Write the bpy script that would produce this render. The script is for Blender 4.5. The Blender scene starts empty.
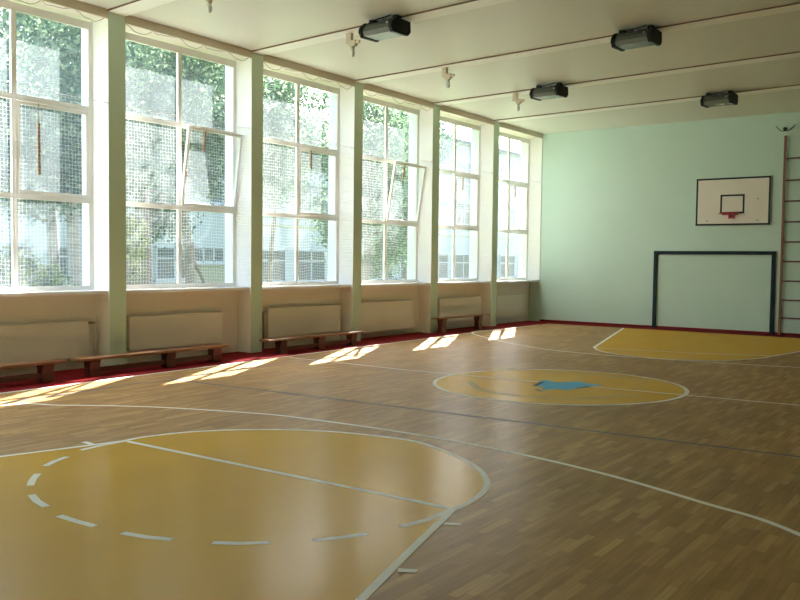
import bpy, bmesh, math, random
from mathutils import Vector, Matrix
random.seed(7)
scn = bpy.context.scene
COL = scn.collection
PI = math.pi

# ------------------------------------------------------------------ materials
def newmat(name):
    m = bpy.data.materials.new(name); m.use_nodes = True
    nt = m.node_tree
    return m, nt, nt.nodes['Principled BSDF']

def setp(b, **kw):
    names = dict(color='Base Color', rough='Roughness', metal='Metallic', spec='Specular IOR Level', coat='Coat Weight',
                 coatrough='Coat Roughness', trans='Transmission Weight')
    for k, v in kw.items():
        s = b.inputs[names[k]]
        s.default_value = (*v, 1) if k == 'color' else v

def noise_mat(name, c1, c2, scale=4, detail=4, rough=.6, spec=.4, metal=0, bump=0, bump_scale=60, stretch=(1, 1, 1), coat=0, coatrough=.1):
    """paint / plaster / metal with soft procedural variation between two colours"""
    m, nt, b = newmat(name)
    setp(b, rough=rough, spec=spec, metal=metal, coat=coat, coatrough=coatrough)
    tc = nt.nodes.new('ShaderNodeTexCoord'); mp = nt.nodes.new('ShaderNodeMapping')
    mp.inputs['Scale'].default_value = stretch
    nz = nt.nodes.new('ShaderNodeTexNoise'); nz.inputs['Scale'].default_value = scale; nz.inputs['Detail'].default_value = detail
    mx = nt.nodes.new('ShaderNodeMix'); mx.data_type = 'RGBA'
    mx.inputs['A'].default_value = (*c1, 1); mx.inputs['B'].default_value = (*c2, 1)
    L = nt.links.new
    L(tc.outputs['Object'], mp.inputs['Vector']); L(mp.outputs['Vector'], nz.inputs['Vector'])
    L(nz.outputs['Fac'], mx.inputs['Factor']); L(mx.outputs['Result'], b.inputs['Base Color'])
    if bump:
        n2 = nt.nodes.new('ShaderNodeTexNoise'); n2.inputs['Scale'].default_value = bump_scale
        bp = nt.nodes.new('ShaderNodeBump'); bp.inputs['Strength'].default_value = bump; bp.inputs['Distance'].default_value = .01
        L(mp.outputs['Vector'], n2.inputs['Vector']); L(n2.outputs['Fac'], bp.inputs['Height']); L(bp.outputs['Normal'], b.inputs['Normal'])
    return m

def parquet_mat():
    """narrow strips laid along the hall, each row shifted and each strip toned at random"""
    m, nt, b = newmat('oak_parquet'); L = nt.links.new
    setp(b, rough=.36, spec=.3)
    def math_(op, a, c=None, v=None):
        n = nt.nodes.new('ShaderNodeMath'); n.operation = op; L(a, n.inputs[0])
        if c is not None: L(c, n.inputs[1])
        if v is not None: n.inputs[1].default_value = v
        return n.outputs[0]
    tc = nt.nodes.new('ShaderNodeTexCoord'); sx = nt.nodes.new('ShaderNodeSeparateXYZ'); L(tc.outputs['Object'], sx.inputs[0])
    row = math_('DIVIDE', sx.outputs['X'], v=.058); rid = math_('FLOOR', row)
    w1 = nt.nodes.new('ShaderNodeTexWhiteNoise'); w1.noise_dimensions = '1D'; L(rid, w1.inputs['W'])
    yy = math_('ADD', math_('DIVIDE', sx.outputs['Y'], v=.38), math_('MULTIPLY', w1.outputs['Value'], v=7.0)); yid = math_('FLOOR', yy)
    cb = nt.nodes.new('ShaderNodeCombineXYZ'); L(rid, cb.inputs[0]); L(yid, cb.inputs[1])
    w2 = nt.nodes.new('ShaderNodeTexWhiteNoise'); w2.noise_dimensions = '2D'; L(cb.outputs[0], w2.inputs['Vector'])
    cr = nt.nodes.new('ShaderNodeValToRGB'); e = cr.color_ramp.elements
    e[0].color = (.315, .178, .066, 1); e[1].color = (.48, .310, .125, 1)
    k = e.new(.35); k.color = (.36, .208, .078, 1); k = e.new(.75); k.color = (.405, .243, .092, 1)
    L(w2.outputs['Value'], cr.inputs['Fac'])
    # fine dark seams between strips
    fx = math_('FRACT', row); sm = math_('GREATER_THAN', math_('ABSOLUTE', math_('SUBTRACT', fx, v=.5)), v=.475)
    fy = math_('FRACT', yy); sm2 = math_('GREATER_THAN', math_('ABSOLUTE', math_('SUBTRACT', fy, v=.5)), v=.496)
    seam = math_('SUBTRACT', math_('MULTIPLY', math_('MAXIMUM', sm, sm2), v=-.22), v=-1.0)
    n1 = nt.nodes.new('ShaderNodeTexNoise'); n1.inputs['Scale'].default_value = 1; n1.inputs['Detail'].default_value = 5
    m2 = nt.nodes.new('ShaderNodeMapping'); m2.inputs['Scale'].default_value = (45, 2.4, 1)
    L(tc.outputs['Object'], m2.inputs['Vector']); L(m2.outputs['Vector'], n1.inputs['Vector'])
    n2 = nt.nodes.new('ShaderNodeTexNoise'); n2.inputs['Scale'].default_value = .5; n2.inputs['Detail'].default_value = 4
    L(tc.outputs['Object'], n2.inputs['Vector'])
    def rng(src, lo, hi):
        r = nt.nodes.new('ShaderNodeMapRange'); r.inputs['From Min'].default_value = .25; r.inputs['From Max'].default_value = .75
        r.inputs['To Min'].default_value = lo; r.inputs['To Max'].default_value = hi; L(src, r.inputs['Value']); return r.outputs['Result']
    mu = math_('MULTIPLY', math_('MULTIPLY', rng(n1.outputs['Fac'], .78, 1.2), rng(n2.outputs['Fac'], .86, 1.12)), seam)
    vm = nt.nodes.new('ShaderNodeVectorMath'); vm.operation = 'SCALE'
    L(cr.outputs['Color'], vm.inputs[0]); L(mu, vm.inputs['Scale']); L(vm.outputs['Vector'], b.inputs['Base Color'])
    return m

def pane_mat(name, lo, hi):
    """window glass with a film of dust that scatters the daylight"""
    m, nt, b = newmat(name); L = nt.links.new
    nt.nodes.remove(b)
    out = nt.nodes['Material Output']
    tr = nt.nodes.new('ShaderNodeBsdfTransparent'); tr.inputs['Color'].default_value = (.97, .99, .98, 1)
    tl = nt.nodes.new('ShaderNodeBsdfTranslucent'); tl.inputs['Color'].default_value = (.58, .68, .72, 1)
    df = nt.nodes.new('ShaderNodeBsdfDiffuse'); df.inputs['Color'].default_value = (.58, .66, .70, 1)
    a = nt.nodes.new('ShaderNodeMixShader'); a.inputs[0].default_value = .3
    L(tl.outputs[0], a.inputs[1]); L(df.outputs[0], a.inputs[2])
    tc = nt.nodes.new('ShaderNodeTexCoord'); nz = nt.nodes.new('ShaderNodeTexNoise')
    nz.inputs['Scale'].default_value = 1.1; nz.inputs['Detail'].default_value = 6
    mr = nt.nodes.new('ShaderNodeMapRange'); mr.inputs['From Min'].default_value = .35; mr.inputs['From Max'].default_value = .65
    mr.inputs['To Min'].default_value = lo; mr.inputs['To Max'].default_value = hi
    L(tc.outputs['Object'], nz.inputs['Vector']); L(nz.outputs['Fac'], mr.inputs['Value'])
    mx = nt.nodes.new('ShaderNodeMixShader')
    L(mr.outputs['Result'], mx.inputs[0]); L(tr.outputs[0], mx.inputs[1]); L(a.outputs[0], mx.inputs[2])
    gl = nt.nodes.new('ShaderNodeBsdfGlossy'); gl.inputs['Roughness'].default_value = .02
    m2 = nt.nodes.new('ShaderNodeMixShader'); m2.inputs[0].default_value = .03
    L(mx.outputs[0], m2.inputs[1]); L(gl.outputs[0], m2.inputs[2])
    L(m2.outputs[0], out.inputs['Surface'])
    return m

def leaf_mat(name, cols):
    m, nt, b = newmat(name); L = nt.links.new
    nt.nodes.remove(b); out = nt.nodes['Material Output']
    ge = nt.nodes.new('ShaderNodeNewGeometry'); cr = nt.nodes.new('ShaderNodeValToRGB')
    e = cr.color_ramp.elements
    e[0].color = (*cols[0], 1); e[1].color = (*cols[-1], 1)
    for i, c in enumerate(cols[1:-1]):
        k = e.new((i + 1) / (len(cols) - 1)); k.color = (*c, 1)
    L(ge.outputs['Random Per Island'], cr.inputs['Fac'])
    df = nt.nodes.new('ShaderNodeBsdfDiffuse'); tl = nt.nodes.new('ShaderNodeBsdfTranslucent')
    L(cr.outputs['Color'], df.inputs['Color']); L(cr.outputs['Color'], tl.inputs['Color'])
    mx = nt.nodes.new('ShaderNodeMixShader'); mx.inputs[0].default_value = .5
    L(df.outputs[0], mx.inputs[1]); L(tl.outputs[0], mx.inputs[2]); L(mx.outputs[0], out.inputs['Surface'])
    return m

def sheen(m, fac, rough):
    """worn lacquer: a faint even gloss over a matt floor finish"""
    nt = m.node_tree; b = nt.nodes['Principled BSDF']; b.inputs['Specular IOR Level'].default_value = 0
    g = nt.nodes.new('ShaderNodeBsdfGlossy'); g.inputs['Roughness'].default_value = rough
    lw = nt.nodes.new('ShaderNodeLayerWeight'); lw.inputs['Blend'].default_value = .35
    mr = nt.nodes.new('ShaderNodeMapRange'); mr.inputs['To Min'].default_value = fac * .3; mr.inputs['To Max'].default_value = fac
    x = nt.nodes.new('ShaderNodeMixShader')
    nt.links.new(lw.outputs['Facing'], mr.inputs['Value']); nt.links.new(mr.outputs['Result'], x.inputs[0])
    nt.links.new(b.outputs[0], x.inputs[1]); nt.links.new(g.outputs[0], x.inputs[2])
    nt.links.new(x.outputs[0], nt.nodes['Material Output'].inputs['Surface'])

def cord_mat(name):
    m, nt, b = newmat(name); L = nt.links.new; nt.nodes.remove(b)
    tc = nt.nodes.new('ShaderNodeTexCoord'); nz = nt.nodes.new('ShaderNodeTexNoise'); nz.inputs['Scale'].default_value = 9
    cr = nt.nodes.new('ShaderNodeValToRGB'); cr.color_ramp.elements[0].color = (.82, .82, .8, 1); cr.color_ramp.elements[1].color = (.92, .92, .9, 1)
    L(tc.outputs['Object'], nz.inputs['Vector']); L(nz.outputs['Fac'], cr.inputs['Fac'])
    d = nt.nodes.new('ShaderNodeBsdfDiffuse'); t = nt.nodes.new('ShaderNodeBsdfTranslucent'); x = nt.nodes.new('ShaderNodeMixShader'); x.inputs[0].default_value = .55
    for n in (d, t): L(cr.outputs['Color'], n.inputs['Color'])
    L(d.outputs[0], x.inputs[1]); L(t.outputs[0], x.inputs[2]); L(x.outputs[0], nt.nodes['Material Output'].inputs['Surface'])
    return m

M = dict(
    parquet=parquet_mat(),
    yellow=noise_mat('yellow_court_paint', (.58, .335, .040), (.68, .405, .055), 1.4, 5, rough=.26, spec=.09, stretch=(1, .35, 1)),
    line=noise_mat('white_court_line_paint', (.82, .81, .73), (.90, .89, .81), 5, 4, rough=.45, spec=.3),
    blueline=noise_mat('dark_blue_line_paint', (.10, .12, .16), (.17, .19, .22), 6, 4, rough=.45),
    starblue=noise_mat('sky_blue_paint', (.10, .36, .56), (.17, .46, .64), 5, 4, rough=.45, spec=.25),
    staroutline=noise_mat('black_outline_paint', (.03, .04, .05), (.07, .08, .09), 5, 3, rough=.5),
    fadedblue=noise_mat('worn_blue_paint', (.40, .40, .24), (.58, .37, .07), 5, 6, rough=.45, spec=.25),
    redpaint=noise_mat('red_floor_paint', (.15, .008, .011), (.21, .013, .015), 2, 4, rough=.42),
    mint=noise_mat('mint_wall_paint', (.49, .65, .56), (.55, .70, .61), 1.1, 5, rough=.5, spec=.4, bump=.05, bump_scale=25),
    green=noise_mat('pale_green_pillar_paint', (.60, .75, .60), (.66, .80, .66), 1.6, 4, rough=.55),
    cream=noise_mat('cream_plaster', (.80, .76, .66), (.86, .82, .73), 1.3, 4, rough=.6),
    white=noise_mat('white_plaster', (.84, .83, .80), (.90, .89, .87), 1.5, 4, rough=.6),
    outer=noise_mat('white_outer_reveal', (.84, .86, .88), (.9, .92, .94), 1.5, 4, rough=.7),
    beige=noise_mat('beige_lower_wall_paint', (.86, .82, .75), (.90, .87, .80), 1.2, 4, rough=.5),
    rib=noise_mat('pale_rib_paint', (.92, .89, .82), (.95, .92, .86), 2, 3, rough=.45),
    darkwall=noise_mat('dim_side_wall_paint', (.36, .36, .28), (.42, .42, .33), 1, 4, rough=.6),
    ceiling=noise_mat('cream_ceiling_paint', (.71, .68, .60), (.77, .745, .665), .8, 4, rough=.42, spec=.45),
    tan=noise_mat('tan_backlit_pelmet', (.62, .55, .42), (.68, .60, .47), 2, 4, rough=.5),
    brownline=noise_mat('brown_strip', (.16, .09, .06), (.22, .13, .09), 4, 3, rough=.6),
    frame=noise_mat('white_window_enamel', (.80, .78, .75), (.87, .85, .82), 3, 4, rough=.4),
    sill=noise_mat('white_sill_enamel', (.86, .86, .86), (.92, .92, .92), 3, 4, rough=.4),
    radiator=noise_mat('cream_radiator_enamel', (.85, .81, .72), (.89, .86, .78), 2, 3, rough=.4),
    raddark=noise_mat('radiator_dark_metal', (.17, .15, .12), (.24, .21, .17), 2, 3, rough=.5),  # dark metal of the convector fins and valves
    pipe=noise_mat('brown_pipe_paint', (.28, .20, .13), (.35, .26, .17), 4, 3, rough=.45),
    benchtop=noise_mat('red_brown_varnished_wood', (.18, .075, .035), (.26, .12, .055), 3, 5, rough=.3, spec=.35, stretch=(8, 1, 8)),
    benchleg=noise_mat('dark_red_wood', (.085, .022, .016), (.14, .038, .026), 4, 4, rough=.4),
    black=noise_mat('black_enamel', (.018, .022, .024), (.035, .042, .045), 5, 3, rough=.45, spec=.08),
    goal=noise_mat('blue_black_goal_paint', (.012, .022, .030), (.025, .036, .045), 5, 3, rough=.45, spec=.08),
    board=noise_mat('off_white_board_paint', (.70, .64, .56), (.78, .72, .64), 2, 4, rough=.45),
    boardline=noise_mat('dark_green_board_line', (.02, .035, .03), (.035, .05, .045), 5, 3, rough=.5, spec=.08),
    rim=noise_mat('red_rim_enamel', (.34, .015, .03), (.46, .03, .05), 5, 3, rough=.4),
    ladder=noise_mat('brown_red_ladder_paint', (.20, .065, .045), (.27, .095, .065), 5, 3, rough=.42),
    rung=noise_mat('dark_brown_rung_wood', (.10, .045, .04), (.15, .07, .06), 5, 3, rough=.5),
    hook=noise_mat('dark_green_metal', (.01, .03, .022), (.03, .05, .04), 6, 3, rough=.5),
    lamp=noise_mat('grey_green_lamp_metal', (.10, .12, .105), (.15, .17, .15), 4, 3, rough=.35, metal=.3),
    lampglass=noise_mat('lamp_cover_glass', (.13, .14, .125), (.22, .23, .205), 4, 3, rough=.2, spec=.3, stretch=(6, 1, 1)),
    steel=noise_mat('bright_bolt_steel', (.55, .56, .55), (.7, .7, .7), 6, 3, rough=.3, metal=.7),
    bracket=noise_mat('cream_fitting_plastic', (.58, .50, .38), (.66, .58, .45), 5, 3, rough=.5),
    bulb=noise_mat('bare_bulb_glass', (.72, .74, .70), (.82, .84, .8), 5, 3, rough=.15),
    pull=noise_mat('brown_wooden_pull', (.26, .14, .07), (.34, .19, .10), 6, 3, rough=.5),
    cable=noise_mat('grey_cable', (.36, .34, .30), (.44, .42, .37), 8, 3, rough=.6),
    net=cord_mat('white_net_cord'),
    pane=pane_mat('dusty_window_glass', .14, .22),
    facade=noise_mat('white_school_facade', (.31, .33, .34), (.36, .375, .385), .6, 4, rough=.8),
    facadebase=noise_mat('pale_yellow_facade_base', (.26, .25, .15), (.30, .29, .18), .8, 4, rough=.8),
    facadewin=noise_mat('dark_school_window', (.05, .06, .06), (.09, .105, .105), 1.5, 3, rough=.15),
    winframe=noise_mat('white_school_window_frame', (.34, .36, .38), (.38, .40, .41), 3, 3, rough=.6),
    roof=noise_mat('grey_roof_tiles', (.22, .20, .19), (.32, .29, .28), 2, 4, rough=.8),
    grass=noise_mat('lawn', (.09, .16, .05), (.17, .24, .09), 1.2, 6, rough=.9),
    bark=noise_mat('brown_bark', (.13, .10, .08), (.26, .21, .17), 6, 6, rough=.9, bump=.5, bump_scale=18, stretch=(1, 1, .25)),
    birch=noise_mat('pale_birch_bark', (.16, .13, .11), (.60, .56, .50), 5, 6, rough=.85, bump=.3, bump_scale=12, stretch=(.6, .6, 2.2)),
    leaf_a=leaf_mat('green_leaves', [(.03, .065, .042), (.06, .115, .065), (.11, .175, .095), (.32, .40, .26)]),
    leaf_b=leaf_mat('dark_green_leaves', [(.02, .05, .038), (.045, .09, .06), (.08, .14, .09), (.26, .34, .26)]),
    leaf_c=leaf_mat('yellow_green_leaves', [(.05, .10, .035), (.12, .19, .05), (.25, .31, .08), (.42, .45, .16)]),
)

for k, fac, rg in (('parquet', .15, .30), ('yellow', .13, .22), ('line', .05, .28), ('blueline', .06, .28), ('starblue', .06, .28), ('staroutline', .06, .28), ('fadedblue', .07, .25), ('redpaint', .05, .3)):
    sheen(M[k], fac, rg)

# ------------------------------------------------------------------ mesh helpers
class MB:
    """collects shapes into one mesh object"""
    def __init__(s): s.v = []; s.f = []; s.mi = []; s.sm = []
    def add(s, verts, faces, mi=0, smooth=False):
        n = len(s.v); s.v += [tuple(v) for v in verts]
        for f in faces: s.f.append([i + n for i in f]); s.mi.append(mi); s.sm.append(smooth)
        return s
    def box(s, x0, x1, y0, y1, z0, z1, mi=0):
        x0, x1 = sorted((x0, x1)); y0, y1 = sorted((y0, y1)); z0, z1 = sorted((z0, z1))
        v = [(x, y, z) for z in (z0, z1) for y in (y0, y1) for x in (x0, x1)]
        return s.add(v, [(0, 2, 3, 1), (4, 5, 7, 6), (0, 1, 5, 4), (2, 6, 7, 3), (0, 4, 6, 2), (1, 3, 7, 5)], mi)
    def bevbox(s, x0, x1, y0, y1, z0, z1, b=.01, mi=0):
        bm = bmesh.new(); bmesh.ops.create_cube(bm, size=1)
        for v in bm.verts:
            v.co = Vector(((x0 + x1) / 2 + v.co.x * abs(x1 - x0), (y0 + y1) / 2 + v.co.y * abs(y1 - y0), (z0 + z1) / 2 + v.co.z * abs(z1 - z0)))
        bmesh.ops.bevel(bm, geom=list(bm.edges), offset=b, segments=2, affect='EDGES', profile=.6)
        return s.frombm(bm, mi)
    def frombm(s, bm, mi=0, smooth=False):
        bm.verts.index_update()
        s.add([v.co[:] for v in bm.verts], [[v.index for v in f.verts] for f in bm.faces], mi, smooth); bm.free(); return s
    def prism(s, poly, axis, a, b, mi=0):
        """poly in the two other axes (in xyz order), extruded along axis from a to b"""
        def p(q, t):
            l = list(q); l.insert(axis, t); return tuple(l)
        n = len(poly); v = [p(q, a) for q in poly] + [p(q, b) for q in poly]
        f = [list(range(n))[::-1], list(range(n, 2 * n))] + [[i, (i + 1) % n, n + (i + 1) % n, n + i] for i in range(n)]
        return s.add(v, f, mi)
    def tube(s, pts, r, n=8, mi=0, closed=False, smooth=True):
        pts = [Vector(p) for p in pts]; rr = r if isinstance(r, (list, tuple)) else [r] * len(pts)
        V = []; prev = None; m = len(pts)
        for i, p in enumerate(pts):
            if closed: t = pts[(i + 1) % m] - pts[i - 1]
            else: t = pts[min(i + 1, m - 1)] - pts[max(i - 1, 0)]
            t.normalize()
            if prev is None:
                a = Vector((0, 0, 1)) if abs(t.z) < .9 else Vector((1, 0, 0)); u = t.cross(a).normalized()
            else: u = (prev - t * prev.dot(t)).normalized()
            prev = u; w = t.cross(u)
            for k in range(n):
                a = 2 * PI * k / n; V.append(p + (u * math.cos(a) + w * math.sin(a)) * rr[i])
        F = []
        for i in range(m if closed else m - 1):
            j = (i + 1) % m
            for k in range(n): F.append((i * n + k, i * n + (k + 1) % n, j * n + (k + 1) % n, j * n + k))
        if not closed: F += [list(range(n))[::-1], [(m - 1) * n + k for k in range(n)]]
        return s.add(V, F, mi, smooth)
    def sphere(s, c, r, mi=0, sc=(1, 1, 1)):
        bm = bmesh.new(); bmesh.ops.create_uvsphere(bm, u_segments=12, v_segments=8, radius=r)
        for v in bm.verts: v.co = Vector((v.co.x * sc[0] + c[0], v.co.y * sc[1] + c[1], v.co.z * sc[2] + c[2]))
        return s.frombm(bm, mi, True)
    def build(s, name, mats, parent=None, loc=None):
        me = bpy.data.meshes.new(name)
        off = Vector(loc) if loc is not None else Vector((0, 0, 0))
        me.from_pydata([tuple(Vector(v) - off) for v in s.v], [], s.f)
        for m in (mats if isinstance(mats, (list, tuple)) else [mats]): me.materials.append(m)
        me.polygons.foreach_set('material_index', s.mi); me.polygons.foreach_set('use_smooth', s.sm)
        me.update()
        o = bpy.data.objects.new(name, me); COL.objects.link(o); o.location = off
        if parent: o.parent = parent
        return o

def tag(o, label=None, cat=None, group=None, kind=None):
    if label: o['label'] = label
    if cat: o['category'] = cat
    if group: o['group'] = group
    if kind: o['kind'] = kind
    return o

def thing(name, loc, label, cat, group=None, rz=0):
    o = bpy.data.objects.new(name, None); COL.objects.link(o)
    o.empty_display_size = .1
    o.location = loc; o.rotation_euler = (0, 0, rz)
    return tag(o, label, cat, group)

def struct(o): o['kind'] = 'structure'; return o

# ------------------------------------------------------------------ dimensions (metres): far wall y=0, window wall to the left
W = -6.267            # room-side face of the pillars
FX = -6.67            # room-side face of the window frames
OX = -6.98            # outer face of the window wall
H = 5.536
RX, BY = 6.25, -23.6
SILL = 1.22
HEAD = 5.40
PIL = [(-14.73, -14.42), (-11.72, -11.43), (-8.76, -8.47), (-5.79, -5.49), (-2.88, -2.58)]
PIL_BACK = [(-17.70, -17.39), (-20.67, -20.36)]
ALLP = sorted(PIL + PIL_BACK)
BAYS = []
edge = BY
for a, b in ALLP: BAYS.append((edge, a)); edge = b
BAYS.append((edge, -.031))

# ------------------------------------------------------------------ floor and its markings
fl = struct(MB().box(OX, RX + .2, BY - .2, .2, -.2, 0).build('floor', M['parquet']))

def flat(name, poly, z, mat, parent=fl):
    return MB().add([(x, y, z) for x, y in poly], [list(range(len(poly)))]).build(name, mat, parent)

def ribbon(name, pts, w, z, mat, parent=fl, closed=False):
    P = [Vector((x, y)) for x, y in pts]; n = len(P); V = []; F = []
    for i in range(n):
        if closed: t = P[(i + 1) % n] - P[i - 1]
        else: t = P[min(i + 1, n - 1)] - P[max(i - 1, 0)]
        t.normalize(); nn = Vector((-t.y, t.x)) * w / 2
        V += [(P[i].x + nn.x, P[i].y + nn.y, z), (P[i].x - nn.x, P[i].y - nn.y, z)]
    for i in range(n if closed else n - 1):
        j = (i + 1) % n; F.append((2 * i, 2 * j, 2 * j + 1, 2 * i + 1))
    return MB().add(V, F).build(name, mat, parent)

def spline(pts, n=12):
    """Catmull-Rom through points"""
    P = [Vector(p) for p in pts]; P = [2 * P[0] - P[1]] + P + [2 * P[-1] - P[-2]]; out = []
    for i in range(1, len(P) - 2):
        for k in range(n):
            t = k / n; a, b, c, d = P[i - 1:i + 3]
            out.append(.5 * ((2 * b) + (c - a) * t + (2 * a - 5 * b + 4 * c - d) * t * t + (3 * b - a - 3 * c + d) * t ** 3))
    out.append(P[-2]); return [tuple(p) for p in out]

# red border along the window wall and the end wall
RED_EDGE=[(-5.227, -17.047), (-5.222, -16.221), (-5.285, -15.452), (-5.32, -13.728), (-5.414, -11.304), (-5.502, -8.076), (-5.601, -5.034), (-5.597, -1.399)]
flat('red_border', [(-6.6,-23.5)]+[(-5.2,-23.5)]+RED_EDGE+[(-5.6,-.75),(6.2,-.75),(6.2,-.02),(-6.6,-.02)], .0012, M['redpaint'])
ribbon('side_line', [(-5.18,-23.5)]+[(x+.03,y) for x,y in RED_EDGE], .05, .0022, M['line'])
ribbon('outer_side_line', spline([(-4.4,-20)]+[(-4.525, -16.761), (-4.603, -15.48), (-4.529, -14.768), (-4.762, -13.064), (-4.669, -11.978)]+[(-4.7,-9.0)],6), .04, .0019, M['blueline'])
ribbon('cross_line', [(-4.574, -14.874), (-2.923, -14.748), (1.288, -14.49), (3.594, -14.366)]+[(6.0,-14.25)], .05, .0021, M['blueline'])
CENTRE_RING=[(1.641, -11.693), (1.641, -11.524), (1.624, -11.356), (1.59, -11.189), (1.539, -11.026), (1.471, -10.868), (1.386, -10.719), (1.286, -10.578), (1.172, -10.45), (1.044, -10.334), (0.904, -10.232), (0.755, -10.147), (0.597, -10.077), (0.434, -10.025), (0.267, -9.991), (0.097, -9.973), (-0.072, -9.973), (-0.24, -9.99), (-0.404, -10.022), (-0.564, -10.07), (-0.718, -10.132), (-0.865, -10.208), (-1.005, -10.297), (-1.135, -10.398), (-1.256, -10.509), (-1.366, -10.631), (-1.466, -10.762), (-1.553, -10.901), (-1.628, -11.049), (-1.689, -11.202), (-1.736, -11.362), (-1.768, -11.526), (-1.785, -11.693), (-1.785, -11.862), (-1.768, -12.03), (-1.734, -12.197), (-1.683, -12.36), (-1.615, -12.518), (-1.53, -12.667), (-1.43, -12.808), (-1.315, -12.936), (-1.187, -13.052), (-1.048, -13.154), (-0.898, -13.239), (-0.741, -13.309), (-0.578, -13.361), (-0.411, -13.395), (-0.241, -13.413), (-0.072, -13.413), (0.096, -13.396), (0.26, -13.364), (0.42, -13.316), (0.575, -13.254), (0.722, -13.178), (0.861, -13.089), (0.991, -12.988), (1.112, -12.877), (1.222, -12.755), (1.322, -12.624), (1.409, -12.485), (1.484, -12.337), (1.545, -12.184), (1.592, -12.024), (1.625, -11.86)]
flat('centre_circle', CENTRE_RING, .0016, M['yellow'])
ribbon('centre_circle_line', CENTRE_RING, .055, .0026, M['line'], closed=True)
ribbon('halfway_line', [(-5.209, -11.783), (-3.407, -11.776), (-2.77, -11.808), (1.828, -11.411), (3.017, -11.308)]+[(6.0,-11.1)], .045, .0024, M['line'])
ribbon('worn_ring_mark', spline([(-1.181, -12.267), (-0.727, -12.75), (-0.159, -12.941), (0.472, -12.772), (0.838, -12.358), (1.183, -11.853)],6), .10, .0020, M['fadedblue'])
ribbon('worn_ring_mark', spline([(-0.859, -10.69), (-0.496, -10.372), (0.293, -10.29), (0.804, -10.413)],6), .10, .0020, M['fadedblue'])
flat('blue_star', [(-0.315, -11.971), (-0.474, -11.356), (-0.201, -11.486), (0.033, -11.176), (0.188, -11.281), (0.449, -11.288), (0.332, -11.576), (0.269, -11.837), (0.254, -12.063), (0.094, -12.07), (-0.022, -12.322), (-0.115, -12.046)], .0030, M['starblue'])
ribbon('star_outline', [(-0.279, -12.027), (-0.36, -11.584)], .06, .0034, M['staroutline'])
ribbon('star_outline', [(0.273, -11.846), (0.342, -11.53)], .06, .0034, M['staroutline'])
ribbon('star_outline', [(-0.116, -12.286), (0.029, -12.393)], .05, .0034, M['staroutline'])
NEAR_ARC=spline([(-1.637, -17.778), (-1.624, -17.492), (-1.432, -17.035), (-0.997, -16.559), (-0.422, -16.215), (0.332, -16.047), (0.733, -16.118), (1.21, -16.35), (1.538, -16.589), (1.755, -16.828), (1.879, -17.032), (1.954, -17.255), (1.992, -17.488), (1.997, -17.701)],8)
KEY_LEFT=[(-1.637, -17.778), (-1.783, -18.347), (-1.917, -18.83), (-3.054, -23.1)]
KEY_RIGHT=[(1.997, -17.701), (2.26, -18.612), (2.468, -19.303), (3.584, -23.1)]
flat('free_throw_key', NEAR_ARC+KEY_RIGHT[1:]+KEY_LEFT[:0:-1], .0016, M['yellow'])
ribbon('free_throw_arc', NEAR_ARC, .055, .0026, M['line'])
ribbon('key_line', KEY_LEFT, .055, .0026, M['line']); ribbon('key_line', KEY_RIGHT, .055, .0027, M['line'])
ribbon('free_throw_line', [(-1.597, -17.773), (1.981, -17.683)], .055, .0028, M['line'])
ribbon('dashed_arc', [(-1.619, -17.791), (-1.629, -18.021), (-1.603, -18.253)], .055, .0029, M['line'])
ribbon('dashed_arc', [(-1.469, -18.475), (-1.407, -18.626), (-1.313, -18.773)], .055, .0029, M['line'])
ribbon('dashed_arc', [(-1.127, -18.946), (-1.0, -19.06), (-0.843, -19.175)], .055, .0029, M['line'])
ribbon('dashed_arc', [(-0.607, -19.3), (-0.424, -19.365), (-0.253, -19.398)], .055, .0029, M['line'])
ribbon('dashed_arc', [(0.002, -19.458), (0.195, -19.456), (0.38, -19.442)], .055, .0029, M['line'])
ribbon('dashed_arc', [(0.632, -19.415), (0.82, -19.369), (0.975, -19.302)], .055, .0029, M['line'])
ribbon('dashed_arc', [(1.215, -19.188), (1.361, -19.091), (1.486, -18.97)], .055, .0029, M['line'])
ribbon('dashed_arc', [(1.663, -18.779), (1.764, -18.638), (1.851, -18.471)], .055, .0029, M['line'])
ribbon('dashed_arc', [(1.933, -18.229), (1.986, -18.012), (1.995, -17.718)], .055, .0029, M['line'])
ribbon('lane_tick', [(2.124, -17.998), (2.221, -17.948)], .055, .0029, M['line'])
ribbon('lane_tick', [(2.375, -18.858), (2.471, -18.804)], .055, .0029, M['line'])
ribbon('lane_tick', [(-1.886, -18.038), (-1.721, -18.058)], .055, .0029, M['line'])
ribbon('three_point_line', spline([(-4.2, -23.0), (-4.35, -19.5), (-4.355, -17.517), (-3.847, -17.071), (-2.962, -16.476), (-1.796, -16.004), (-1.159, -15.866), (0.134, -15.776), (1.33, -15.847), (2.396, -16.067), (3.309, -16.408), (4.047, -16.765), (5.4, -18.1), (5.7, -20.5), (5.7, -23)],8), .055, .0023, M['line'])
FAR_ARC=spline([(-1.835, -6.304), (-1.517, -6.799), (-1.167, -7.094), (-0.467, -7.375), (0.172, -7.334), (0.715, -7.054), (1.11, -6.555), (1.339, -6.051), (1.438, -5.542)],6)
FAR_LEFT=[(-3.347, -0.78), (-2.399, -4.246), (-1.835, -6.304)]
FAR_RIGHT=[(1.438, -5.542), (1.664, -4.14), (2.206, -0.78)]
flat('free_throw_key', FAR_LEFT[:-1]+FAR_ARC+FAR_RIGHT[1:], .0016, M['yellow'])
ribbon('free_throw_arc', FAR_ARC, .05, .0026, M['line']); ribbon('key_line', FAR_LEFT, .06, .0027, M['line']); ribbon('key_line', FAR_RIGHT, .05, .0027, M['line'])
ribbon('free_throw_line', [(-1.81, -6.362), (0.032, -6.001), (1.418, -5.448)], .03, .0025, M['line'])
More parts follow.
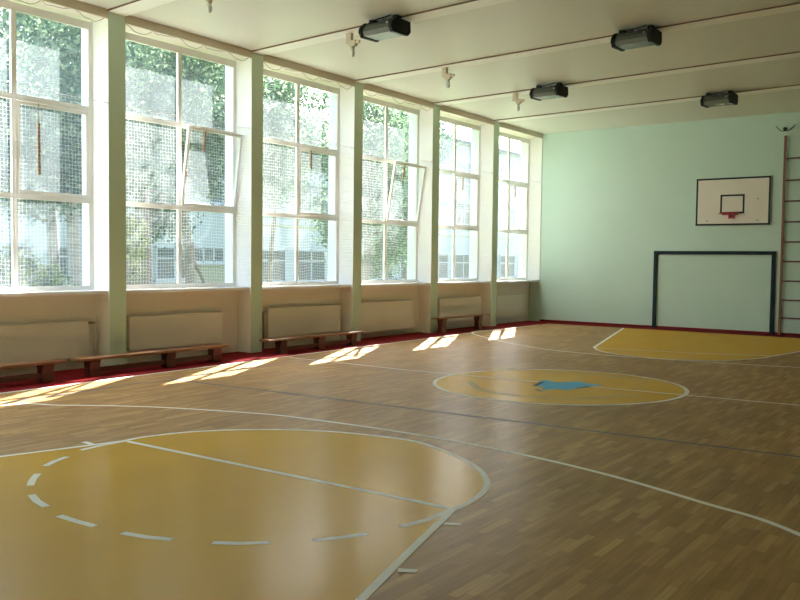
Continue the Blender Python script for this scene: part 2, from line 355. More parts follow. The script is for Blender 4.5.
ribbon('three_point_line', spline([(-5.62, -3.6), (-5.565, -4.999), (-3.99, -6.405), (-3.052, -7.017), (-2.317, -7.355), (-1.187, -7.534), (-0.247, -7.459), (0.627, -7.356), (2.215, -7.06), (4.2, -6.2), (6.0, -4.0)],8), .055, .0023, M['line'])

# ------------------------------------------------------------------ shell
struct(MB().box(OX, RX + .2, 0, .2, 0, H).build('wall_far', M['mint']))
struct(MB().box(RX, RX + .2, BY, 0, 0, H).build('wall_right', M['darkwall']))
struct(MB().box(OX, RX + .2, BY - .2, BY, 0, H).build('wall_back', M['mint']))
struct(MB().box(OX, RX + .2, BY - .2, .2, H, H + .2).build('ceiling', M['ceiling']))
struct(MB().box(W + .02, RX, -.022, -.0005, 0.001, .055).build('baseboard_far', M['redpaint']))

# window wall: lower wall, lintel strip and the outer piers between the openings
wl = MB()
wl.box(OX, -6.62, BY, 0, 0, SILL - .06, 0)
wl.box(OX, W - .025, BY, 0, HEAD + .03, H, 1)
for a, b in ALLP: wl.box(OX, -6.62, a, b, SILL - .06, HEAD + .03, 2)
struct(wl.build('wall_window_side', [M['beige'], M['cream'], M['outer']]))

def pillar(a, b):
    m = MB(); x0, x1 = -6.62, W
    # lower and upper halves: green front, beige / white flanks
    for z0, z1, mi in ((0, SILL - .03, 1), (SILL - .03, H, 2)):
        v = [(x, y, z) for z in (z0, z1) for y in (a, b) for x in (x0, x1)]
        m.add(v, [(1, 3, 7, 5)], 0); m.add(v, [(0, 1, 5, 4)], mi); m.add(v, [(2, 6, 7, 3)], mi); m.add(v, [(0, 4, 6, 2), (0, 2, 3, 1), (4, 5, 7, 6)], mi)
    return struct(m.build('pillar', [M['green'], M['beige'], M['white']]))
for a, b in ALLP: pillar(a, b)
struct(MB().box(OX, W, -.03, 0, SILL, HEAD + .03).build('trim_corner_reveal', M['white']))

# tan pelmet boards between pillars; the colour includes their backlit darkness
for i, (a, b) in enumerate(BAYS):
    struct(MB().box(W - .025, W + .012, a, b, HEAD, H).build('trim_%d' % (i + 1), M['tan']))
# shallow ceiling ribs, one at each pillar, with a thin brown strip along the near side
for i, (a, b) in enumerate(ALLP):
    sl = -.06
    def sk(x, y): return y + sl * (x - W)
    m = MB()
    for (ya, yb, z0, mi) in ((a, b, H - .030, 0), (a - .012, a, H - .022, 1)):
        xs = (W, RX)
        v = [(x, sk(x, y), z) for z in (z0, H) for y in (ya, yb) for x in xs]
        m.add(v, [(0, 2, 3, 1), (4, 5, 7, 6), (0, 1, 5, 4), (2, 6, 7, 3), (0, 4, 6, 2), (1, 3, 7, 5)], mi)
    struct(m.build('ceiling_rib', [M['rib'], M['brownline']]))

# ------------------------------------------------------------------ windows
def window(idx, a, b, tilt):
    fw, mw = .075, .037
    ym = a + (b - a) * .515
    zb, zt = SILL, HEAD
    t1, t2 = 4.05, 2.62
    x0, x1 = FX - .045, FX
    m = MB()
    m.box(x0, x1, a, a + fw, zb, zt).box(x0, x1, b - fw, b, zb, zt)
    m.box(x0, x1, a + fw, b - fw, zb, zb + .07).box(x0, x1, a + fw, b - fw, zt - .12, zt)
    m.box(x0 - .005, x1 + .004, ym - mw, ym + mw, zb + .001, zt - .001)
    for t in (t1, t2): m.box(x0 - .003, x1 + .006, a + .001, b - .001, t - .04, t + .04)
    w = struct(m.build('window_%d' % idx, M['frame'], None, (FX, (a + b) / 2, zb)))
    o = Vector((FX, (a + b) / 2, zb))
    def loc(mb, name, mat, parent=w, off=o):
        ob = mb.build(name, mat); ob.parent = parent
        for v in ob.data.vertices: v.co -= off
        return ob
    xg = FX - .022
    rows = ((zb + .07, t2 - .045), (t2 + .045, t1 - .045), (t1 + .045, zt - .12))
    cols = ((a + fw, ym - mw), (ym + mw, b - fw))
    for ci, (ya, yb) in enumerate(cols):
        for ri, (za, zc) in enumerate(rows):
            if (ci, ri) == (1, 1): continue
            loc(MB().add([(xg, ya, za), (xg, yb, za), (xg, yb, zc), (xg, ya, zc)], [(0, 1, 2, 3)]), 'pane', M['pane'])
    # opening light: hinged along its lower edge, its top leans into the room
    (ya, yb), (za, zc) = cols[1], rows[1]
    e = .028 if tilt else -.004
    ya -= e; yb += e; zc += e
    so = Vector((FX, (ya + yb) / 2, za)); s = .045
    ms = MB()
    sx0, sx1 = (FX - .04, FX + .0) if not tilt else (FX - .02, FX + .03)
    ms.box(sx0, sx1, ya, ya + s, za, zc).box(sx0, sx1, yb - s, yb, za, zc).box(sx0, sx1, ya + s, yb - s, za, za + s).box(sx0, sx1, ya + s, yb - s, zc - s, zc)
    sash = loc(ms, 'sash', M['frame'], w, so)
    sash.location = so - o
    xp = (sx0 + sx1) / 2
    loc(MB().add([(xp, ya + s, za + s), (xp, yb - s, za + s), (xp, yb - s, zc - s), (xp, ya + s, zc - s)], [(0, 1, 2, 3)]), 'sash_pane', M['pane'], sash, so)
    yp = ya + (yb - ya) * .28
    loc(MB().bevbox(sx1 + .004, sx1 + .03, yp - .022, yp + .022, zc - (1.05 if idx == 3 else .40), zc - (.28 if idx == 3 else .03), .008).tube([(sx1 + .017, yp, zc - (.3 if idx == 3 else .04)), (sx1 + .017, yp, zc)], .006, 6), 'wooden_pull', M['pull'], sash, so)
    if tilt:
        loc(MB().tube([(sx1 + .01, ya + .02, za + .62), (sx1 + .03, ya + .02, za + .58), (sx1 + .03, ya + .02, za + .5)], .012, 6), 'stay_knob', M['pull'], sash, so)
        sash.rotation_euler = (0, math.radians(tilt), 0)
    # deep white sill board
    loc(MB().bevbox(FX + .001, W - .03, a + .002, b - .002, SILL - .055, SILL, .008), 'windowsill', M['sill'])
    return w
TILT = {3: 0, 4: 8.6, 5: 0, 6: 9.6}
for i, (a, b) in enumerate(BAYS):
    window(i + 1, a, b, TILT.get(i + 1 - 0, 0) if i >= 2 else 0)

# ------------------------------------------------------------------ protective cord nets in front of the windows
NETLAB = ['net', 'net',
  'white cord safety net over the nearest window, at the left edge of the photo',
  'white cord safety net over the second window, the nearer one with a tilted sash',
  'white cord safety net over the window between the second and third green pillars',
  'white cord safety net over the fourth window, the farther one with a tilted sash',
  'white cord safety net over the window behind the short separate bench',
  'white cord safety net over the last window beside the mint end wall']
def net(i, a, b):
    o = thing('safety_net', (W - .012, (a + b) / 2, 1.1), NETLAB[i], 'net', 'cord nets hung across the windows')
    hw = (b - a) / 2 - .004; zt = 3.02; zb = -.03; step = .055
    rnd = random.Random(i)
    m = MB(); th = .0013
    ph = rnd.random() * 6
    def dx(y, z): return .005 + .006 * math.sin(y * 2.1 + ph) + .005 * math.sin(z * 2.6 + ph * 2)
    def dz(y, z): return (.018 * math.sin(y * 5.2 + ph) + .012 * math.sin(y * 13 + ph)) * (1 - (z - zb) / (zt - zb)) * (1.0)
    ys = [-hw + k * step for k in range(int(2 * hw / step) + 1)]; zs = [zb + k * step for k in range(int((zt - zb) / step) + 1)]
    def strip(pts, d):
        V = []; F = []
        for p in pts:
            p = Vector(p); V += [p + d * th, p - d * th]
        for k in range(len(pts) - 1): F.append((2 * k, 2 * k + 1, 2 * k + 3, 2 * k + 2))
        m.add(V, F)
    for y in ys:
        zz = [zb + (zt - zb) * k / 9 for k in range(10)]
        strip([(dx(y, z), y + .008 * math.sin(z * 4 + y), z + dz(y, z)) for z in zz], Vector((0, 1, 0)))
    for z in zs:
        yy = [-hw + 2 * hw * k / 14 for k in range(15)]
        strip([(dx(y, z) + .001, y, z + dz(y, z)) for y in yy], Vector((0, 0, 1)))
    n = m.build('mesh', M['net'], o); n['kind'] = 'stuff'
    MB().tube([(dx(y, zt) + .002, y, zt) for y in ys[::4] + [hw]], .0035, 6).build('top_cord', M['net'], o)
    for s in (-1, 1):
        MB().tube([(-.02, s * (hw + .0), zt + .0), (-.02, s * (hw - .03), zt), (-.02, s * (hw - .04), zt + .03)], .006, 6).build('hook', M['steel'], o)
for i, (a, b) in enumerate(BAYS):
    if i >= 2: net(i, a, b)

# thin sagging cables along the window heads
CAB = {2: 'thin grey cable looped along the head of the nearest window', 3: 'thin grey cable looped along the head of the second window',
       4: 'thin grey cable with clips along the head of the third window', 5: 'thin grey cable sagging along the head of the fourth window'}
for i, (a, b) in enumerate(BAYS):
    if i in CAB:
        n = 5; pts = []
        for k in range(n * 6 + 1):
            t = k / (n * 6); s = (t * n) % 1
            pts.append((W - .045, a + .03 + (b - a - .06) * t, HEAD + .012 - .10 * 4 * s * (1 - s) * (.6 + .5 * math.sin(3 * t * n // 1))))
        o = MB().tube(pts, .0055, 6).build('cable', M['cable'], None, (W - .045, (a + b) / 2, HEAD))
        tag(o, CAB[i], 'cable', 'cables along the window heads')

# ------------------------------------------------------------------ radiators
def radiator(y0, y1, z0, z1, label, left_pipe=True, right_valves=False):
    xf = -6.475; xb = -6.585; L = y1 - y0; hgt = z1 - z0
    o = thing('radiator', (xb, (y0 + y1) / 2, z0), label, 'radiator', 'panel radiators under the windows')
    d = xf - xb
    MB().bevbox(d - .018, d, -L / 2, L / 2, 0, hgt, .006).build('front_panel', M['radiator'], o)
    m = MB().box(0, .018, -L / 2 + .02, L / 2 - .02, .01, hgt - .01)
    for k in range(int(L / .06)): m.box(.018, d - .018, -L / 2 + .03 + k * .06, -L / 2 + .036 + k * .06, .02, hgt - .03)
    m.build('convector', M['raddark'], o)
    for s in (-1, 1):
        MB().box(.0, d - .018, s * L / 2 - s * .02, s * L / 2, .02, hgt).build('side_cover', M['radiator'], o)
    g = MB().box(.004, d - .02, -L / 2, L / 2, hgt - .006, hgt)
    for k in range(int(L / .05)): g.box(.012, d - .03, -L / 2 + .02 + k * .05, -L / 2 + .03 + k * .05, hgt, hgt + .004)
    g.build('top_grille', M['radiator'], o)
    for s in (-1, 1):
        MB().box(-.034, 0, s * L * .36 - .02, s * L * .36 + .02, hgt * .15, hgt * .9).build('wall_bracket', M['radiator'], o)
    if left_pipe:
        p = MB().tube([(.045, -L / 2 - .01, hgt - .06), (.045, -L / 2 - .06, hgt - .06), (.045, -L / 2 - .075, hgt - .08), (.045, -L / 2 - .075, -z0 + .002)], .017, 8)
        p.build('supply_pipe', M['pipe'], o)
    if right_valves:
        p = MB().tube([(.045, L / 2 - .01, hgt - .04), (.045, L / 2 + .15, hgt - .04), (.045, L / 2 + .16, hgt - .06), (.045, L / 2 + .16, -z0 + .002)], .017, 8)
        p.build('supply_pipe', M['radiator'], o)
        for k in range(3): MB().sphere((.06, L / 2 + .03 + k * .05, hgt - .03), .022).build('valve', M['raddark'], o)
    else:
        MB().sphere((.06, L / 2 + .012, hgt - .05), .02).build('valve', M['raddark'], o)
radiator(-17.0, -14.96, .19, .745, 'cream panel radiator under the nearest window, cut by the left edge of the photo', False, True)
radiator(-14.21, -12.22, .215, .772, 'cream panel radiator right of the first green pillar, above the long bench')
radiator(-11.06, -8.91, .225, .785, 'cream panel radiator right of the second green pillar, above the three-legged bench')
radiator(-8.30, -6.25, .14, .80, 'cream panel radiator right of the third green pillar, with no bench in front')
radiator(-5.08, -3.04, .20, .80, 'cream panel radiator behind the short separate bench')
radiator(-2.20, -.66, .17, .80, 'cream panel radiator nearest the mint end wall')

# ------------------------------------------------------------------ benches
def bench(y0, y1, xf, ztop, width, legs, label, beam=True):
    o = thing('bench', (xf - width / 2, (y0 + y1) / 2, 0), label, 'bench', 'low wooden benches along the window wall')
    hw = width / 2; yc = (y0 + y1) / 2; th = .038
    MB().bevbox(-hw, hw, y0 - yc, y1 - yc, ztop - th, ztop, .008).build('seat', M['benchtop'], o)
    for ly in legs:
        y = ly - yc; zt = ztop - th
        poly = [(-.085, 0), (.085, 0), (.075, zt * .12), (.058, zt * .45), (.075, zt * .85), (.095, zt), (-.095, zt), (-.075, zt * .85), (-.058, zt * .45), (-.075, zt * .12)]
        poly = [(q[0] * 1.0 * width / .23, q[1]) for q in poly]
        m = MB()
        # leg board faces along the bench, flared at head and foot
        m.prism(poly, 1, y - .085, y + .085)
        m.build('leg', M['benchleg'], o)
    if beam:
        MB().bevbox(-.03, .03, min(legs) - yc - .12, max(legs) - yc + .12, .045, .115, .006).build('lower_beam', M['benchleg'], o)
bench(-18.9, -15.86, -5.62, .285, .24, (-18.3, -17.2, -16.12), 'low red-brown wooden bench cut off by the left edge of the photo')
bench(-15.64, -12.80, -5.66, .272, .24, (-15.36, -13.98, -13.02), 'low red-brown wooden bench in front of the first green pillar')
bench(-11.80, -9.06, -5.72, .278, .24, (-11.36, -10.30, -9.30), 'low red-brown wooden bench on three legs between the second and third green pillars')
bench(-5.92, -3.48, -5.92, .39, .24, (-5.62, -3.92), 'short dark red wooden bench on two legs standing apart near the far end', beam=False)

# ------------------------------------------------------------------ far wall equipment
def backboard():
    x0, x1, z0, z1 = -1.725, .113, 2.76, 3.985; cx = (x0 + x1) / 2
    o = thing('basketball_backboard', (cx, 0, z0), 'off-white basketball backboard with dark border and red rim on the mint end wall', 'backboard')
    w = (x1 - x0) / 2; h = z1 - z0
    MB().box(-w, w, -.075, -.045, 0, h).build('board', M['board'], o)
    b = .045
    MB().box(-w, w, -.078, -.0751, 0, b).box(-w, w, -.078, -.0751, h - b, h).box(-w, -w + b, -.078, -.0751, b, h - b).box(w - b, w, -.078, -.0751, b, h - b).build('border', M['boardline'], o)
    q = .30; zq0, zq1 = .30, .79
    MB().box(-q, q, -.078, -.0751, zq0, zq0 + b).box(-q, q, -.078, -.0751, zq1 - b, zq1).box(-q, -q + b, -.078, -.0751, zq0, zq1).box(q - b, q, -.078, -.0751, zq0, zq1).build('target_square', M['boardline'], o)
    for sx in (-.62, .62):
        for z in (.2, h - .25):
            MB().box(sx - .05, sx + .05, -.045, -.001, z - .05, z + .05).build('wall_mount', M['black'], o)
    for sx, z in ((-.62, .12), (.62, .12), (.62, .66)):
        MB().tube([(sx, -.076, z), (sx, -.084, z)], .016, 8).build('bolt', M['black'], o)
    r = thing('rim', (0, 0, 0), None, None); r.parent = o
    ring = [(.225 * math.cos(2 * PI * k / 32), -.078 - .11 - .225 + .225 * math.sin(2 * PI * k / 32), .292) for k in range(32)]
    rm = MB().tube(ring, .012, 8, closed=True)
    for sx in (-.16, 0, .16): rm.tube([(sx * .6, -.08, .285), (sx, -.078 - .13, .288)], .011, 6)
    # replace the empty by the ring mesh itself
    bpy.data.objects.remove(r)
    ro = rm.build('rim', M['rim'], o)
    MB().box(-.07, .07, -.16, -.078, .17, .285).build('rim_bracket', M['rim'], ro)
    MB().box(-.24, .16, -.098, -.0785, .262, .32).build('rim_plate', M['rim'], ro)
    MB().tube([(-.03, -.161, .225), (.04, -.161, .235)], .022, 6).build('spring_housing', M['black'], ro)
backboard()

def goal():
    x0, x1, z1, t = -2.825, .272, 2.095, .092; cx = (x0 + x1) / 2
    o = thing('handball_goal', (cx, 0, 0), 'dark blue-black rectangular goal frame standing flat against the mint end wall', 'goal')
    w = (x1 - x0) / 2
    MB().bevbox(-w, -w + t, -.07, -.024, 0.003, z1 - t, .004).build('post', M['goal'], o)
    MB().bevbox(w - t, w, -.07, -.024, 0.003, z1 - t, .004).build('post', M['goal'], o)
    MB().bevbox(-w, w, -.07, -.001, z1 - t, z1, .004).build('crossbar', M['goal'], o)
goal()

def wall_ladder():
    o = thing('wall_ladder', (.395, -.03, 0), 'tall brown-red gymnastics ladder on the end wall, at the right edge of the photo', 'wall bars')
    zt = 4.95
    for x in (0, .92):
        m = MB().bevbox(x, x + .052, -.09, -.03, .005, zt, .006); m.build('side_rail', M['ladder'], o)
        for z in (.6, 2.4, 4.6): MB().box(x + .008, x + .044, -.03, .029, z - .03, z + .03).build('wall_bracket', M['black'], o)
    for z in (4.389, 3.846, 3.335, 2.82, 2.324, 1.839, 1.353, .879, .428):
        MB().tube([(.03, -.06, z), (.945, -.06, z)], .021, 10).build('rung', M['rung'], o)
wall_ladder()

def rope_hook():
    o = thing('wall_hook', (.40, 0, 5.12), 'small dark wall hook with two curved arms above the ladder', 'hook')
    MB().sphere((0, -.07, 0), .05).build('knob', M['hook'], o)
    MB().tube([(0, -.001, 0), (0, -.07, 0)], .018, 8).build('stem', M['hook'], o)
    for s in (-1, 1):
        MB().tube(spline([(0, -.06, -.045), (s * .09, -.06, -.04), (s * .17, -.06, .03), (s * .22, -.06, .09)], 6), .009, 6).build('arm', M['hook'], o)
rope_hook()

# ------------------------------------------------------------------ ceiling fittings
def floodlight(x, y, label, rz=-.04):
    zc = H - .035
    o = thing('floodlight', (x, y, zc), label, 'lamp', 'floodlights on the ceiling ribs', rz)
    L = .66; n = L / 2
    # profile in y,z : sloped back towards the camera, glass underneath
    prof = [(.20, -.045), (-.13, -.045), (-.22, -.13), (-.235, -.185), (.21, -.185)]
    MB().prism(prof, 0, -n + .05, n - .05).build('housing', M['lamp'], o)
    for s in (-1, 1):
        big = [(.225, -.03), (-.14, -.03), (-.24, -.12), (-.26, -.19), (-.20, -.265), (.17, -.255), (.235, -.19)]
        MB().prism(big, 0, s * n - s * .055, s * n).build('end_cap', M['black'], o)
    MB().prism([(-.234, -.186), (.205, -.186), (.14, -.246), (-.19, -.25)], 0, -n + .06, n - .06).build('glass_cover', M['lampglass'], o)
    for s in (-.24, .24):
        MB().bevbox(s - .04, s + .04, -.06, .06, -.045, .035, .004).build('mounting_foot', M['black'], o)
    MB().tube(spline([(-.25, -.12, -.04), (-.1, -.14, -.015), (.1, -.14, .0), (.2, -.10, .03)], 6), .009, 6).build('lead', M['black'], o)
    for px, py, pz in ((.04, -.13, -.03), (.22, -.215, -.11)):
        MB().sphere((px, py, pz), .022).build('bolt', M['steel'], o)
floodlight(-3.00, -12.0, 'dark floodlight nearest the windows at the top of the photo, with a bright glass face')
floodlight(.04, -9.28, 'dark floodlight in the top right, largest of the three on the right')
floodlight(-3.03, -6.18, 'dark floodlight beside the farthest bulb holder, middle of the ceiling')
floodlight(-.27, -3.42, 'dark floodlight closest to the mint end wall, above the backboard')

def bulb_holder(x, y, label):
    o = thing('bulb_holder', (x, y, H - .035), label, 'lamp holder', 'bare bulb holders on the ceiling ribs')
    MB().bevbox(-.055, .055, -.04, .03, -.17, 0, .008).build('base_plate', M['bracket'], o)
    MB().bevbox(.035, .17, -.075, .0, -.235, -.135, .01).bevbox(.15, .25, -.06, -.02, -.20, -.15, .008).build('arm', M['bracket'], o)
    MB().tube([(.10, -.04, -.235), (.10, -.04, -.285)], [.04, .034], 10).build('socket', M['bracket'], o)
    MB().sphere((.10, -.04, -.345), .05, sc=(.8, .8, 1.3)).build('bulb', M['bulb'], o)
bulb_holder(-4.02, -14.72, 'cream bulb holder cut off by the top edge of the photo, above the windows')
bulb_holder(-3.95, -11.72, 'cream bulb holder beside the floodlight with the bright glass face')
bulb_holder(-3.98, -8.78, 'cream bulb holder on the third ceiling rib, alone with no floodlight next to it')
bulb_holder(-4.03, -5.83, 'cream bulb holder left of the farthest floodlight near the windows')

# ------------------------------------------------------------------ outside: lawn, school building, trees
struct(MB().box(-60, OX - .02, -40, 60, -.9, -.55).build('ground', M['grass']))

def school():
    X = -25.0; y0, y1 = -6.5, 44.0; ht = 7.6; gz = -.6
    o = thing('school_building', (X, 15, gz), 'white school building with rows of dark windows seen through the trees', 'building')
    off = Vector((X, 15, gz))
    def P(mb, name, mat, par=o):
        ob = mb.build(name, mat)
        for v in ob.data.vertices: v.co -= off
        ob.parent = par; return ob
    P(MB().box(X - 8, X, y0, 24, gz, ht).box(X - 8, X, 24, y1, gz, ht + 2.0), 'wall', M['facade'])
    P(MB().box(X, X + .03, 2.1, 5.6, gz + .01, 1.5), 'plinth', M['facadebase'])
    P(MB().prism([(X - 8.3, ht), (X + .4, ht), (X + .4, ht + .25), (X - 4, ht + 2.6), (X - 8.3, ht + .25)], 1, y0 - .3, 24), 'roof', M['roof'])
    P(MB().prism([(X - 8.3, ht + 2), (X + .4, ht + 2), (X + .4, ht + 2.2), (X - 3.5, ht + 3.5), (X - 8.3, ht + 2.25)], 1, 24.01, y1 + .3), 'roof', M['roof'])
    def win(a, b, z0, z1, n):
        fr = MB(); f = .09
        fr.box(X, X + .06, a, b, z0, z0 + f).box(X, X + .06, a, b, z1 - f, z1)
        for k in range(n + 1):
            y = a + (b - a - f) * k / n; fr.box(X, X + .06, y, y + f, z0, z1)
        if z1 - z0 > 1: fr.box(X, X + .06, a, b, z0 + (z1 - z0) * .62, z0 + (z1 - z0) * .62 + .08)
        fr.box(X, X + .14, a - .08, b + .08, z0 - .09, z0)
        w = P(fr, 'window', M['winframe'])
        P(MB().box(X + .005, X + .03, a + f, b - f, z0 + f, z1 - f), 'pane', M['facadewin'], w)
    win(2.5, 4.45, 1.56, 2.32, 3); win(.5, 1.6, .78, 2.28, 1); win(-.9, .2, .78, 2.28, 1); win(1.78, 2.2, .78, 2.26, 1)
    win(-4.25, -3.45, .95, 2.2, 1); win(-2.9, -2.1, .95, 2.2, 1); win(-6.0, -5.1, .95, 2.2, 1)
    y = 6.3
    while y < 42:
        win(y, y + 2.3, .60, 2.30, 2); win(y + .1, y + 2.2, 4.2, 5.75, 2); 
        if y > 24.5: win(y + .1, y + 2.2, 7.0, 8.5, 2)
        y += 3.05
    for y in (-5.3, -2.2, .9, 3.4): win(y, y + 1.9, 4.3, 5.8, 2)
    P(MB().box(X, X + .05, 6, 43, 6.5, 6.62), 'ledge', M['facadebase'])
    P(MB().box(X, X + .05, 6, 43, 3.4, 3.52), 'ledge', M['facadebase'])
school()

def crown(c, rad, n, leaf, seed, size=.055, clusters=40, zmin=None):
    rnd = random.Random(seed); V = []; F = []
    C = []
    for k in range(clusters):
        while True:
            p = Vector((rnd.uniform(-1, 1), rnd.uniform(-1, 1), rnd.uniform(-1, 1)))
            if .25 < p.length < 1: break
        C.append((Vector((p.x * rad[0], p.y * rad[1], p.z * rad[2])), rnd.uniform(.32, .62) * min(rad) ** .6))
    for k in range(int(n * 2.5)):
        q, r = rnd.choice(C)
        d = Vector((rnd.gauss(0, 1), rnd.gauss(0, 1), rnd.gauss(0, .75))) * r * .55
        p = Vector(c) + q + d
        if zmin is not None and p.z < zmin: continue
        s = size * rnd.uniform(.6, 1.35)
        u = Vector((rnd.gauss(0, 1), rnd.gauss(0, 1), rnd.gauss(0, 1))).normalized(); w = u.orthogonal().normalized()
        i = len(V)
        V += [p - u * s, p + w * s * .55 + u * s * .1, p + u * s, p - w * s * .55 + u * s * .1]; F.append((i, i + 1, i + 2, i + 3))
    return V, F, C

def tree(name, base, path, r0, crowns, leafmat, barkmat, label, group, seed, n=5200, size=.058, limbs=()):
    gz = -.56; b = Vector((base[0], base[1], gz))
    o = thing(name, b, label, 'tree', group)
    pts = [Vector((base[0], base[1], gz))] + [Vector(p) for p in path]
    sp = [Vector(p) for p in spline([tuple(p) for p in pts], 6)]
    rr = [r0 * (1.15 - .75 * k / (len(sp) - 1)) for k in range(len(sp))]
    MB().tube([p - b for p in sp], rr, 10).build('trunk', barkmat, o)
    for li in limbs:
        q = [Vector(p) for p in spline(li, 5)]
        MB().tube([p - b for p in q], [r0 * (.6 - .35 * k / (len(q) - 1)) for k in range(len(q))], 8).build('branch', barkmat, o)
    m = MB(); br = MB(); top = sp[-1]
    for j, (c, rad, nn) in enumerate(crowns):
        V, F, C = crown(c, rad, nn, leafmat, seed * 13 + j, size)
        m.add([Vector(v) - b for v in V], F)
        for q, r in C[::2]:
            e = Vector(c) + q; st = min(sp, key=lambda p: (p - e).length + (1.5 if p.z > e.z else 0))
            mid = (st + e) / 2 + Vector((0, 0, .15)); br.tube([st - b, mid - b, e - b], [.045, .03, .012], 5)
    br.build('twigs', barkmat, o)
    f = m.build('foliage', leafmat, o); f['kind'] = 'stuff'
    return o

G = 'trees outside the windows'
tree('birch_tree', (-11.5, -11.95), [(-11.5, -11.97, 1.1), (-11.5, -12.02, 2.9), (-11.45, -12.0, 5), (-11.4, -11.9, 8)], .15,
     [((-11.4, -12.0, 4.3), (1.3, 1.5, 1.3), 4200), ((-11.3, -12.2, 6.6), (1.7, 2.0, 1.6), 4200), ((-11.6, -13.0, 3.4), (1.0, 1.0, .8), 1300)],
     M['leaf_a'], M['birch'], 'pale birch trunk close outside the nearest window, leafy above', G, 1)
tree('leafy_tree', (-14, -10.95), [(-14, -10.95, 1.0), (-14, -10.97, 2.2), (-14.1, -11.1, 5), (-14.1, -11.2, 8)], .17,
     [((-14.1, -11.2, 5.2), (1.8, 2.4, 1.9), 5600), ((-14.2, -13.5, 4.6), (1.6, 1.8, 2.2), 4600)],
     M['leaf_b'], M['bark'], 'brown tree trunk left of the birch, behind the nearest window', G, 2)
tree('leafy_tree', (-12.5, -9.32), [(-12.5, -9.33, 1.2), (-12.5, -9.42, 4.4), (-12.4, -9.5, 7.5)], .15,
     [((-12.9, -8.6, 2.9), (.8, .9, .6), 700), ((-12.6, -9.6, 4.9), (1.2, 1.4, 1.1), 3000), ((-12.4, -9.3, 6.8), (1.8, 1.9, 1.5), 4200)],
     M['leaf_a'], M['bark'], 'straight tree trunk at the left of the second window', G, 3)
tree('leafy_tree', (-13.5, -7.1), [(-13.5, -7.12, 1.1), (-13.5, -7.27, 2.9), (-13.6, -7.2, 5), (-13.5, -7.0, 7.6)], .14,
     [((-13.6, -7.0, 4.9), (1.4, 1.6, 1.5), 4400), ((-13.4, -6.8, 6.9), (1.9, 2.0, 1.5), 4200)],
     M['leaf_a'], M['bark'], 'forked tree trunk in the middle of the second window', G, 4,
     limbs=([(-13.5, -7.1, 2.2), (-13.5, -7.02, 1.7), (-13.5, -6.75, 1.3), (-13.5, -6.5, .75), (-13.5, -6.45, -.4)],))
tree('leafy_tree', (-15, -2.6), [(-15, -2.5, 1.5), (-14.9, -2.3, 4), (-14.8, -2.2, 7)], .09,
     [((-14.8, -2.4, 5.3), (1.8, 2.2, 1.6), 5200), ((-14.4, -3.3, 6.9), (1.7, 1.9, 1.3), 3600)],
     M['leaf_a'], M['bark'], 'bright green tree filling the top of the third window', G, 5)
tree('leafy_tree', (-14.5, 2.0), [(-14.5, 2.0, 1.5), (-14.4, 2.1, 4), (-14.2, 2.2, 7)], .17,
     [((-14.3, 2.2, 3.6), (1.6, 1.9, 2.6), 6200), ((-14.2, 2.6, 6.4), (1.8, 2.2, 1.5), 4200)],
     M['leaf_a'], M['bark'], 'bushy green tree filling the fourth window', G, 6)
tree('leafy_tree', (-17, 8.2), [(-17, 8.2, 1.5), (-16.9, 8.2, 4), (-16.8, 8.3, 8)], .16,
     [((-16.8, 8.0, 7.2), (1.7, 2.2, 1.3), 2800), ((-17.0, 7.4, 3.2), (1.3, 1.3, 1.8), 1800)],
     M['leaf_b'], M['bark'], 'thin tree showing at the fifth window in front of the white building', G, 7)
tree('leafy_tree', (-17.5, -16.5), [(-17.5, -16.4, 1.5), (-17.4, -16.3, 4), (-17.4, -16.2, 7.5)], .18,
     [((-17.3, -15.5, 5.6), (2.2, 3.0, 2.4), 6400), ((-17.2, -13.3, 3.9), (1.6, 2.0, 1.9), 3200)],
     M['leaf_b'], M['bark'], 'dark green tree at the far left edge of the photo', G, 8)
tree('leafy_tree', (-18.5, -5.2), [(-18.5, -5.2, 1.5), (-18.4, -5.2, 4), (-18.4, -5.2, 7.5)], .18,
     [((-18.3, -5.4, 5.6), (2.0, 2.6, 2.2), 5200), ((-18.4, -7.6, 5.4), (1.8, 2.0, 2.2), 3600)],
     M['leaf_b'], M['bark'], 'dark green tree standing behind the forked trunk at the second window', G, 9)

for k, (ty, lab) in enumerate(((-7.97, 'added slender tree behind the second green pillar, its high leaves blocking the low sun'), (-4.0, 'added slender tree behind the third green pillar, its high leaves blocking the low sun'),  # trees added so their crowns keep low sun off the red border
                             (-.08, 'added slender tree behind the fourth green pillar, its high leaves blocking the low sun'), (3.78, 'added slender tree behind the fifth green pillar, its high leaves blocking the low sun'))):
    tree('sun_blocker_tree', (-10, ty), [(-10, ty, 1.5), (-10, ty, 4), (-10.05, ty, 7.2)], .10,
         [((-10.1, ty - .9, 7.7), (.7, 1.5, .75), 1500), ((-10.1, ty + .9, 7.7), (.7, 1.5, .75), 1500)], M['leaf_a'], M['bark'], lab, G, 50 + k)

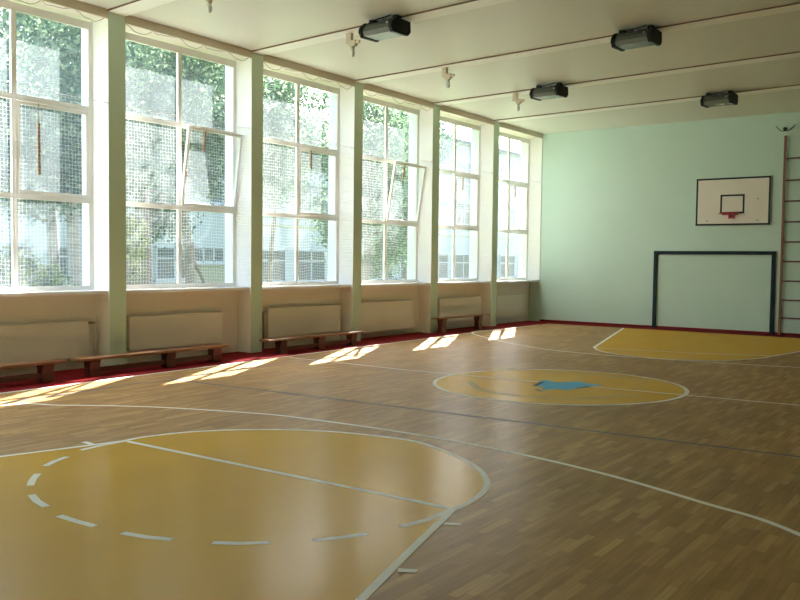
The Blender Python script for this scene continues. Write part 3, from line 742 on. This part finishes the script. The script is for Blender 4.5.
def bush(loc, rad, n, leafmat, label, seed):
    o = thing('bush', (loc[0], loc[1], -.56), label, 'bush', 'bushes below the windows outside')
    b = Vector((loc[0], loc[1], -.56)); m = MB(); st = MB()
    V, F, C = crown((loc[0], loc[1], loc[2]), rad, n, leafmat, seed, .06, 24)
    m.add([Vector(v) - b for v in V], F)
    for q, r in C: st.tube([(0, 0, 0), tuple((Vector(loc) + q - b) * .5 + Vector((0, 0, .1))), tuple(Vector(loc) + q - b)], [.025, .018, .008], 5)
    st.build('stems', M['bark'], o)
    f = m.build('foliage', leafmat, o); f['kind'] = 'stuff'
bush((-10.4, -11.42, 1.3), (.4, .3, 1.2), 1100, M['leaf_c'], 'yellow-green bush at the left corner of the second window', 31)
bush((-10.6, -13.45, 1.0), (.6, .45, .9), 1500, M['leaf_c'], 'yellow-green bush low in the nearest window', 32)
bush((-11.0, -15.0, 1.2), (.7, .9, 1.6), 2200, M['leaf_a'], 'green bush at the left edge of the nearest window', 33)

# ------------------------------------------------------------------ light
w = bpy.data.worlds.new('sky'); scn.world = w; w.use_nodes = True
nt = w.node_tree; bg = nt.nodes['Background']
sky = nt.nodes.new('ShaderNodeTexSky'); sky.sky_type = 'NISHITA'; sky.sun_disc = False
sky.sun_elevation = math.radians(42.6); sky.sun_rotation = math.radians(-27.4); sky.air_density = 1.0; sky.dust_density = 3.0; sky.ozone_density = 1.0
nt.links.new(sky.outputs['Color'], bg.inputs['Color']); bg.inputs['Strength'].default_value  = 1.0

sd = Vector((1, -1.93, -2.0)).normalized()
sl = bpy.data.lights.new('sun', 'SUN'); sl.energy = 34; sl.angle = math.radians(.55); sl.color = (1, .97, .91)
so = bpy.data.objects.new('sun', sl); COL.objects.link(so); so.location = (-20, 30, 30)
so.rotation_euler = sd.to_track_quat('-Z', 'Y').to_euler()
for a, b in BAYS:
    l = bpy.data.lights.new('portal', 'AREA'); l.shape = 'RECTANGLE'; l.size = HEAD - SILL; l.size_y = b - a
    l.cycles.is_portal = True
    o = bpy.data.objects.new('portal', l); COL.objects.link(o); o.location = (OX - .02, (a + b) / 2, (SILL + HEAD) / 2)
    o.rotation_euler = Vector((1, 0, 0)).to_track_quat('-Z', 'Y').to_euler()

# ------------------------------------------------------------------ camera
CAMYAW, CAMPITCH, CAMROLL, FOC = -0.63129, -0.04600, 0.01181, 837.47
def cam_axes(yaw, pitch, roll):
    cy, sy, cp, sp = math.cos(yaw), math.sin(yaw), math.cos(pitch), math.sin(pitch)
    f = Vector((sy * cp, cy * cp, sp)); r = Vector((cy, -sy, 0)); u = r.cross(f)
    cr, sr = math.cos(roll), math.sin(roll)
    return r * cr + u * sr, u * cr - r * sr, f
r, u, f = cam_axes(CAMYAW, CAMPITCH, CAMROLL)
cd = bpy.data.cameras.new('camera'); CAMPOS = (5.0917, -22.5845, 1.7276); cam = bpy.data.objects.new('camera', cd); COL.objects.link(cam)
cd.sensor_fit = 'HORIZONTAL'; cd.sensor_width = 36; cd.lens = FOC / 800 * 36; cd.clip_start = .05; cd.clip_end = 300
mw = Matrix((( r.x, u.x, -f.x, CAMPOS[0]), (r.y, u.y, -f.y, CAMPOS[1]), (r.z, u.z, -f.z, CAMPOS[2]), (0, 0, 0, 1)))
cam.matrix_world = mw
scn.camera = cam

scn.cycles.max_bounces = 14; scn.cycles.diffuse_bounces = 8; scn.cycles.transparent_max_bounces = 24
scn.cycles.use_denoising = True
scn.cycles.caustics_reflective = False; scn.cycles.caustics_refractive = False
scn.cycles.sample_clamp_indirect = 8
scn.view_settings.view_transform = 'Standard'
scn.view_settings.look = 'None'
scn.view_settings.exposure = 0.42
